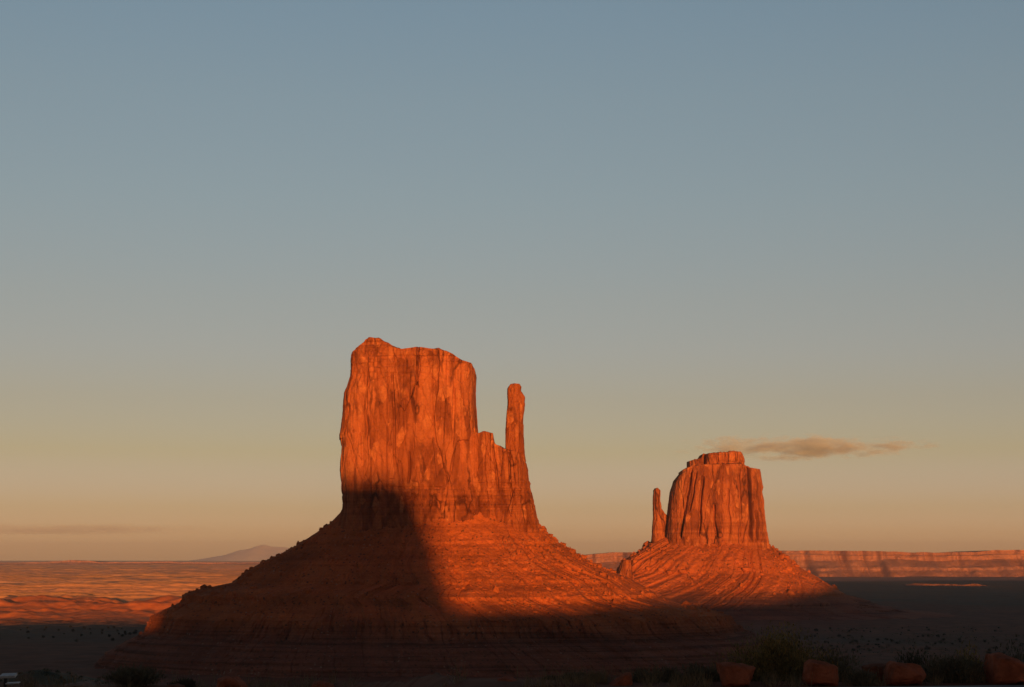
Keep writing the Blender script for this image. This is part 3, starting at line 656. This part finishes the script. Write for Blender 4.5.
# ------------------------------------------------------------------ shrubs
def leaf_mat(name, a, b):
    m = M(name, 0.8, 0.15); n = m.noise((3.0, 3.0, 3.0), 3); n2 = m.noise((30, 30, 30), 2)
    c = m.ramp(n, [(0.35, a), (0.65, b)]); c = m.mix(0.6, c, m.ramp(n2, [(0.3, 0.55), (0.7, 1.3)]), 'MULTIPLY')
    return m.done(c)
L_SAGE = leaf_mat('sage_leaf', (0.105, 0.094, 0.062), (0.155, 0.136, 0.090)); L_OLIVE = leaf_mat('olive_leaf', (0.13, 0.105, 0.045), (0.20, 0.155, 0.062))
L_YEL = leaf_mat('flower_tip', (0.24, 0.17, 0.055), (0.30, 0.21, 0.075)); L_DARK = leaf_mat('juniper_leaf', (0.055, 0.052, 0.033), (0.085, 0.077, 0.050))
L_DRY = leaf_mat('dry_grass', (0.17, 0.125, 0.07), (0.25, 0.19, 0.11)); B_BARK = leaf_mat('shrub_bark', (0.06, 0.045, 0.035), (0.10, 0.075, 0.055))

def quads(c, d, ln, wd, rng):
    """leaf blades at c pointing along d"""
    s = np.cross(d, rng.normal(size=d.shape)); s /= np.linalg.norm(s, axis=1)[:, None] + 1e-9
    a = c - s * wd[:, None] * 0.5; b = c + s * wd[:, None] * 0.5
    t = c + d * ln[:, None]
    v = np.stack([a, b, t + s * wd[:, None] * 0.25, t - s * wd[:, None] * 0.25], 1).reshape(-1, 3)
    return v, np.arange(len(v)).reshape(-1, 4)

def clumps(rng, w, dp, h, k):
    th = rng.random(k) * 2 * math.pi; r = np.sqrt(rng.random(k)) * 0.75
    c = np.stack([np.cos(th) * r * w / 2, np.sin(th) * r * dp / 2, h * (0.16 + 0.80 * (1 - r ** 2) * (0.35 + 0.65 * rng.random(k) ** 0.5))], -1)
    return c, r

def make_shrub(name, label, cat, base, w, h, n, leaf, mat, seed, group, tips=None, wispy=0.5):
    rng = np.random.default_rng(seed); dp = w * 0.85
    t = thing(name, label, cat, base, group)
    k = 26; c, r = clumps(rng, w, dp, h, k)
    org = np.stack([rng.normal(size=k) * w * 0.05, rng.normal(size=k) * dp * 0.05, np.full(k, -0.03)], -1)
    i = rng.integers(0, k, n); u = 0.25 + 0.75 * rng.random(n) ** 0.7
    p = org[i] + (c[i] - org[i]) * u[:, None]; p[:, 2] = p[:, 2] * (0.85 + 0.15 * u)
    p += rng.normal(size=(n, 3)) * np.array([w, dp, h * 0.9]) * 0.085 * (0.5 + u[:, None])
    p[:, 2] = np.abs(p[:, 2])
    d = (c[i] - org[i]); d /= np.linalg.norm(d, axis=1)[:, None]; d = d + np.array([0, 0, wispy]) + rng.normal(size=(n, 3)) * 0.45
    d /= np.linalg.norm(d, axis=1)[:, None]
    v, f = quads(p, d, leaf * (0.6 + rng.random(n)), leaf * 0.28 * (0.6 + rng.random(n)), rng)
    v[:, 2] = np.maximum(v[:, 2], 0)
    b = np.array(base)
    mk('foliage', v + b, f, mat, t, b)
    if tips is not None:
        j = rng.integers(0, k, n // 8); up = c[j] + rng.normal(size=(len(j), 3)) * np.array([w, dp, h]) * 0.07 + np.array([0, 0, h * 0.06])
        dd = np.tile([0, 0, 1.0], (len(j), 1)) + rng.normal(size=(len(j), 3)) * 0.4
        v, f = quads(up, dd, leaf * (0.5 + 0.6 * rng.random(len(j))), leaf * 0.35 * np.ones(len(j)), rng); mk('flower_tips', v + b, f, tips, t, b)['kind'] = 'stuff'
    # stems: thin three-sided rods from the root to each clump
    vs, fs = [], []
    for a_, e in zip(org, c):
        ax = e - a_; s = np.cross(ax, [0.3, 1, 0.2]); s /= np.linalg.norm(s); q = np.cross(ax, s); q /= np.linalg.norm(q)
        rr = 0.012 * w
        o = len(vs) * 6
        vs.append(np.array([a_ + rr * (math.cos(g) * s + math.sin(g) * q) for g in (0, 2.1, 4.2)] + [e + rr * 0.3 * (math.cos(g) * s + math.sin(g) * q) for g in (0, 2.1, 4.2)]))
        fs += [[o, o + 1, o + 4, o + 3], [o + 1, o + 2, o + 5, o + 4], [o + 2, o, o + 3, o + 5]]
    mk('stems', np.vstack(vs) + b, fs, B_BARK, t, b)
    return t

def shrub_at(px, top, wpx, Y, label, mat, seed, n=3500, name='sagebrush', cat='shrub', tips=None, leaf=0.06, group='bushes along the rim', wispy=0.5):
    x = P(px, 600, Y)[0]; zb = float(floor_z(x, Y)) - 0.02; h = P(px, top, Y)[2] - zb; w = wpx / F * Y
    return make_shrub(name, label, cat, (x, Y, zb), w, h, n, leaf, mat, seed, group, tips, wispy)

shrub_at(778, 630, 118, 29.7, 'tallest olive bush with yellowish tips, between the two front boulders', L_OLIVE, 21, 17000, tips=L_YEL, leaf=0.05, wispy=0.3)
shrub_at(828, 643, 74, 29.9, 'dusky rounded bush behind the upright red boulder', L_SAGE, 22, 9000, leaf=0.05)
shrub_at(702, 664, 48, 29.2, 'dark low bush touching the left side of the wide-topped boulder', L_SAGE, 23)
shrub_at(667, 667, 40, 29.5, 'second low bush to the left of the wide-topped boulder', L_SAGE, 24)
shrub_at(643, 670, 26, 29.3, 'small bush right beside the pointed wedge boulder', L_SAGE, 25, 2200)
shrub_at(578, 675, 32, 29.2, 'small grey bush left of the straw coloured tuft', L_SAGE, 26, 2500)
shrub_at(552, 681, 20, 29.0, 'tiny dark bush close to the bottom edge right of the rounded boulder', L_SAGE, 27, 1500)
shrub_at(860, 672, 28, 27.9, 'small grassy bush in front of the dark low boulder', L_SAGE, 28, 2000)
shrub_at(912, 649, 56, 29.8, 'dark bush rising behind the sloping orange boulder', L_DARK, 29, 4500)
shrub_at(953, 655, 72, 28.9, 'broad dark bush left of the slanting slab boulder', L_SAGE, 30, 9000, leaf=0.05)
shrub_at(966, 646, 34, 29.9, 'pale yellow topped bush peeping over the broad dark bush', L_OLIVE, 31, 3000, tips=L_YEL)
shrub_at(1012, 645, 56, 30.0, 'dark bush behind the slanting slab at the right edge', L_DARK, 32, 4500)
shrub_at(422, 678, 22, 64.0, 'dark little bush left of the white marker post', L_DARK, 33, 2000, leaf=0.1)
shrub_at(136, 667, 62, 66.0, 'wide dark bush at lower left near the bottom edge', L_SAGE, 34, 5000, leaf=0.12)
shrub_at(186, 680, 26, 64.0, 'small dark bush left of the broad terrace boulder', L_DARK, 35, 2000, leaf=0.1)
shrub_at(448, 680, 22, 63.0, 'faint scrubby bush right of the white marker post', L_SAGE, 36, 2000, leaf=0.1)

def tuft(px, top, wpx, Y, label, n, seed, cat='grass tuft', lean=0.35):
    rng = np.random.default_rng(seed)
    x = P(px, 600, Y)[0]; zb = float(floor_z(x, Y)) - 0.02; h = P(px, top, Y)[2] - zb; w = wpx / F * Y
    c = np.stack([rng.normal(size=n) * w * 0.22, rng.normal(size=n) * w * 0.2, np.zeros(n)], -1)
    d = np.tile([0, 0, 1.0], (n, 1)) + np.stack([c[:, 0] / w * 1.2 * lean, c[:, 1] / w * lean, np.zeros(n)], -1) + rng.normal(size=(n, 3)) * 0.14 * lean
    v, f = quads(c, d, h * (0.45 + 0.55 * rng.random(n)), np.full(n, 0.010), rng)
    b = np.array((x, Y, zb))
    return tag(mk('grass_tuft', v + b, f, L_DRY, None, b), label, cat, 'dry grass along the rim')
tuft(598, 670, 20, 29.0, 'upright straw coloured tuft left of the pointed wedge boulder', 260, 41)
tuft(533, 681, 24, 28.7, 'low straw coloured tuft right of the rounded boulder', 200, 42)
tuft(631, 663, 12, 29.4, 'wispy pale stalks standing behind the pointed wedge boulder', 26, 43)
tuft(715, 656, 14, 29.3, 'thin pale grass sticking up behind the wide-topped boulder', 60, 44)

def dry_grass():
    rng = np.random.default_rng(51)
    X = np.concatenate([rng.uniform(-1.5, 11, 520), rng.uniform(-26, -2.5, 420)]); Y = np.concatenate([rng.uniform(0.15, 2.2, 520), rng.uniform(58, 67, 420)])
    Y = np.where(X > -2, Y + edge_y(X), Y)
    keep = vnoise(X / np.where(X > -2, 0.6, 1.6), Y / 1.0, 0, 52) > 0.0; X, Y = X[keep], Y[keep]
    k = len(X); m_ = 14; s = np.where(Y > 40, 0.28, 0.16) * (0.5 + rng.random(k))
    c = np.repeat(np.stack([X, Y, floor_z(X, Y) - 0.02], -1), m_, 0) + rng.normal(size=(k * m_, 3)) * np.repeat(s, m_)[:, None] * [0.4, 0.4, 0]
    d = rng.normal(size=(k * m_, 3)) * 0.4 + [0, 0, 1.0]
    v, f = quads(c, d, np.repeat(s, m_), np.where(np.repeat(Y, m_) > 40, 0.022, 0.010), rng)
    struct(mk('dry_grass', v, f, L_DRY), 'stuff')
dry_grass()

def rod(p0, p1, r, n=8):
    p0, p1 = np.array(p0, float), np.array(p1, float); a = p1 - p0; s = np.cross(a, [0.2, 1, 0.1]); s /= np.linalg.norm(s); q = np.cross(a, s); q /= np.linalg.norm(q)
    g = np.arange(n) * 2 * math.pi / n; c = r * (np.cos(g)[:, None] * s + np.sin(g)[:, None] * q)
    v = np.vstack([p0 + c, p1 + c * 0.9]); f = [[i, (i + 1) % n, n + (i + 1) % n, n + i] for i in range(n)]
    return v, f
def slab(c, ax, ay, az_):
    """a bevelled slab from its centre and three half axes"""
    c, ax, ay, az_ = (np.array(t, float) for t in (c, ax, ay, az_)); bm = bmesh.new()
    bmesh.ops.create_cube(bm, size=2); bmesh.ops.bevel(bm, geom=bm.edges[:], offset=0.12, segments=2, affect='EDGES', profile=0.5)
    bmesh.ops.triangulate(bm, faces=bm.faces); bm.verts.index_update()
    v = np.array([c + ax * w.co.x + ay * w.co.y + az_ * w.co.z for w in bm.verts]); f = [[w.index for w in fc.verts] for fc in bm.faces]; bm.free()
    return v, f
def plain(name, c, rough=0.6):
    m = M(name, rough, 0.3); n = m.noise((9, 9, 9), 4)
    return m.done(m.ramp(n, [(0.3, tuple(x * 0.75 for x in c)), (0.7, c)]))
# dry stem beside the rounded boulder
b = P(517, 690, 28.6); e = P(517.5, 666, 28.6)
v, f = rod(b, e, 0.006); tag(mk('dry_stem', v, f, L_DRY, None, tuple(b)), 'single thin dry stem rising beside the rounded red boulder', 'dry stem')
# pale topped stand at the left corner
G_PALE = plain('pale_metal', (0.62, 0.62, 0.63), 0.5); G_POST = plain('dark_post', (0.03, 0.028, 0.027)); G_RUST = plain('red_post', (0.22, 0.07, 0.045))
YS = 62.0
b = P(5, 690, YS); b[2] = float(floor_z(b[0], YS)) - 0.05
st = thing('stand', 'pale slab-topped stand on a dark post in the bottom left corner', 'stand', tuple(b))
v, f = rod((b[0], YS, b[2]), (b[0], YS, P(5, 678, YS)[2]), 0.065); mk('post', v, f, G_POST, st, b)
c = P(8.6, 675.6, YS); v, f = slab(c, (0.295, 0, 0.012), (0, 0.16, 0.045), (0, -0.02, 0.045)); mk('tabletop', v, f, G_PALE, st, b)
c = P(13, 683, YS); v, f = slab(c, (0.25, 0, 0.014), (0, 0.14, 0.01), (0, 0, 0.022)); mk('shelf', v, f, G_PALE, st, b)
v, f = rod((b[0], YS, P(5, 683.6, YS)[2]), (P(13, 683.6, YS)[0], YS, P(13, 683.6, YS)[2] - 0.01), 0.02); mk('bracket', v, f, G_POST, st, b)
# small white marker on a reddish post
YM = 60.0
b = P(434.3, 690, YM); b[2] = float(floor_z(b[0], YM)) - 0.05
st = thing('marker_post', 'small square white marker plate on a short reddish post', 'marker', tuple(b))
v, f = rod(b, (b[0], YM, P(434, 677, YM)[2]), 0.035); mk('post', v, f, G_RUST, st, b)
v, f = slab(P(434.6, 676.8, YM - 0.05), (0.075, 0, 0), (0, 0.015, 0), (0, 0, 0.075)); mk('plate', v, f, G_PALE, st, b)

# ------------------------------------------------------------------ junipers on the valley floor
def juniper_proto(base, label):
    t = thing('juniper', label, 'juniper', base, 'junipers on the valley floor'); rng = np.random.default_rng(77); n = 700; b = np.array(base)
    c, r = clumps(rng, 1.0, 1.0, 0.8, 14); i = rng.integers(0, 14, n)
    p = c[i] + rng.normal(size=(n, 3)) * 0.11; p[:, 2] = np.abs(p[:, 2])
    d = rng.normal(size=(n, 3)) + [0, 0, 0.5]; d /= np.linalg.norm(d, axis=1)[:, None]
    v, f = quads(p, d, np.full(n, 0.13), np.full(n, 0.09), rng); mk('crown', v + b, f, L_DARK, t, b)
    v, f = rod(b + [0, 0, -0.1], b + [0.03, 0, 0.6], 0.04, 6); mk('trunk', v, f, B_BARK, t, b)
    return t
def copy_tree(o):
    c = o.copy(); col.objects.link(c)
    for ch in o.children:
        d = ch.copy(); col.objects.link(d); d.parent = c
    return c
rng = np.random.default_rng(9)
JL = 'small dark juniper dotted among many like it on the shaded valley floor at right'
spots = []
while len(spots) < 130:
    px = rng.uniform(770, 1040) if rng.random() < 0.4 else rng.normal(850, 50); py = 627 + 24 * rng.random() ** 0.8
    if px < 880 and py < 600 + (px - 740) * 0.22: continue
    spots.append((px, py, rng.uniform(1.7, 4.0) * (1.25 if rng.random() < 0.2 else 1)))
proto = None
def juniper(X, Y, s, label, group):
    global proto
    z = float(floor_z(X, Y)) - 0.1
    if proto is None: o = proto = juniper_proto((X, Y, z), label)
    else: o = copy_tree(proto)
    o.location = (X, Y, z); o.scale = (s * rng.uniform(0.9, 1.5), s, s * rng.uniform(0.75, 1.1)); o.rotation_euler.z = rng.uniform(0, 6.28)
    o['label'] = label; o['group'] = group
for px, py, s in spots:
    Y = 112 * F / (py - 558); juniper((px - 512) / F * Y, Y, s, JL, 'junipers on the valley floor')
for k in range(36):
    px, py = rng.uniform(-10, 150), rng.uniform(626, 640); Y = 112 * F / (py - 558)
    juniper((px - 512) / F * Y, Y, rng.uniform(2.5, 5), 'small dark juniper among many like it on the shaded flat at left', 'junipers on the left flat')
for px, py, s, lb in ((45, 659.5, 7.5, 'larger dark juniper standing alone on the sage knoll at left'), (61, 665, 9.0, 'widest juniper low on the sage knoll, lower right of the lone one'), (108, 652.5, 4.5, 'little juniper on the crest of the sage knoll at left'), (86, 655, 3.6, 'smallest juniper on the sage knoll, between two larger ones')):
    # walk down the sight line until it meets the knoll
    for Y in np.arange(500, 1500, 3.0):
        q = P(px, py, Y)
        if floor_z(q[0], Y) >= q[2]: break
    juniper(q[0], Y, s, lb, 'junipers on the sage knoll')

# low scrub that covers the knoll and the nearer valley floor
def scrub():
    rng = np.random.default_rng(31); V = []; Fs = []; o = 0
    n = 2600
    X = np.concatenate([rng.normal(-250, 130, n), rng.uniform(250, 900, n)]); Y = np.concatenate([rng.normal(790, 70, n), rng.uniform(1450, 2600, n)])
    keep = fbm(X / 60, Y / 60, 0, 71, 3) > -0.05; X, Y = X[keep], Y[keep]
    Z = floor_z(X, Y); m_ = 9; k = len(X)
    s = np.where(Y < 1200, 1.0, 1.5) * (0.5 + rng.random(k))
    c = np.repeat(np.stack([X, Y, Z], -1), m_, 0) + rng.normal(size=(k * m_, 3)) * np.repeat(s, m_)[:, None] * [0.5, 0.5, 0.15]
    c[:, 2] = np.maximum(c[:, 2], np.repeat(Z, m_))
    d = rng.normal(size=(k * m_, 3)) * 0.7 + [0, 0, 0.8]; d /= np.linalg.norm(d, axis=1)[:, None]
    v, f = quads(c, d, np.repeat(s, m_) * 0.8, np.repeat(s, m_) * 0.6, rng)
    struct(mk('scrub', v, f, L_SAGE), 'stuff')
scrub()

# ------------------------------------------------------------------ clouds
def cloud(name, label, c, size, dens, seed, lump=1.0, aniso=0.0, soft=6.5, tint=(0.93, 0.97, 1.0)):
    bm = bmesh.new(); bmesh.ops.create_icosphere(bm, subdivisions=3, radius=1.0); bm.verts.index_update()
    v = np.array([w.co for w in bm.verts]); f = np.array([[w.index for w in fc.verts] for fc in bm.faces]); bm.free()
    v = v * np.array(size)
    m = bpy.data.materials.new(name); m.use_nodes = True; t = m.node_tree; t.nodes.remove(t.nodes['Principled BSDF'])
    pv = t.nodes.new('ShaderNodeVolumePrincipled'); t.links.new(pv.outputs[0], t.nodes['Material Output'].inputs['Volume'])
    pv.inputs['Color'].default_value = (*tint, 1); pv.inputs['Anisotropy'].default_value = aniso
    tc = t.nodes.new('ShaderNodeTexCoord')
    def mp(s):
        o = t.nodes.new('ShaderNodeMapping'); o.inputs['Scale'].default_value = s; o.inputs['Location'].default_value = (seed * 3.1, seed * 1.7, seed)
        t.links.new(tc.outputs['Object'], o.inputs[0]); return o.outputs[0]
    nn = t.nodes.new('ShaderNodeTexNoise'); nn.inputs['Scale'].default_value = 1; nn.inputs['Detail'].default_value = 6; nn.inputs['Roughness'].default_value = 0.6
    t.links.new(mp((5.5 / size[0] * lump, 2.6 / size[1] * lump, 1.7 / size[2] * lump)), nn.inputs['Vector'])
    ln = t.nodes.new('ShaderNodeVectorMath'); ln.operation = 'LENGTH'
    sm_ = t.nodes.new('ShaderNodeMapping'); sm_.inputs['Scale'].default_value = tuple(1 / s for s in size); t.links.new(tc.outputs['Object'], sm_.inputs[0]); t.links.new(sm_.outputs[0], ln.inputs[0])
    def mt(op, a, b_, cl=False):
        o = t.nodes.new('ShaderNodeMath'); o.operation = op; o.use_clamp = cl
        for k, q in ((0, a), (1, b_)):
            if isinstance(q, (int, float)): o.inputs[k].default_value = q
            else: t.links.new(q, o.inputs[k])
        return o.outputs[0]
    fall = mt('SUBTRACT', 1.0, ln.outputs['Value'])            # 1 at the centre, 0 at the rim
    x = mt('ADD', mt('MULTIPLY', mt('SUBTRACT', nn.outputs[0], 0.53), soft), mt('MULTIPLY', mt('SUBTRACT', fall, 0.33), 2.4), True)
    edge = mt('MULTIPLY', fall, 6.0, True)
    t.links.new(mt('MULTIPLY', mt('MULTIPLY', x, edge), dens), pv.inputs['Density'])
    o = mk(name, v + np.array(c), f, m, None, c)
    return tag(o, label, 'cloud')
YC = 15000.0
def cl(px, py): return tuple(P(px, py, YC))
cloud('cloud', 'flat pink-topped grey cloud streak above the smaller butte', cl(806, 447), (1500, 520, 150), 0.0075, 3, tint=(0.84, 0.98, 1.0))
cloud('cloud', 'short grey cloud wisp just below the long pink cloud', cl(786, 458), (480, 240, 46), 0.005, 5, tint=(0.74, 0.90, 1.0))
YC = 50000.0
cloud('cloud', 'thin grey-blue cloud bank low over the left horizon', cl(70, 529.5), (7200, 2500, 310), 0.00042, 8, soft=3.0, tint=(0.80, 0.94, 1.0))

# ------------------------------------------------------------------ the evening haze
def haze():
    h = 61000.0; z0, z1 = -150.0, 560.0
    v = [(x, y, z) for z in (z0, z1) for x, y in ((-h, -h), (h, -h), (h, h), (-h, h))]
    f = [(0, 3, 2, 1), (4, 5, 6, 7), (0, 1, 5, 4), (1, 2, 6, 5), (2, 3, 7, 6), (3, 0, 4, 7)]
    m = bpy.data.materials.new('haze'); m.use_nodes = True; t = m.node_tree; t.nodes.remove(t.nodes['Principled BSDF'])
    pv = t.nodes.new('ShaderNodeVolumePrincipled'); t.links.new(pv.outputs[0], t.nodes['Material Output'].inputs['Volume'])
    pv.inputs['Color'].default_value = (0.90, 0.90, 0.92, 1); pv.inputs['Density'].default_value = HAZE; pv.inputs['Anisotropy'].default_value = 0.2
    struct(mk('haze', v, f, m), 'stuff')
HAZE = 1.95e-5
haze()
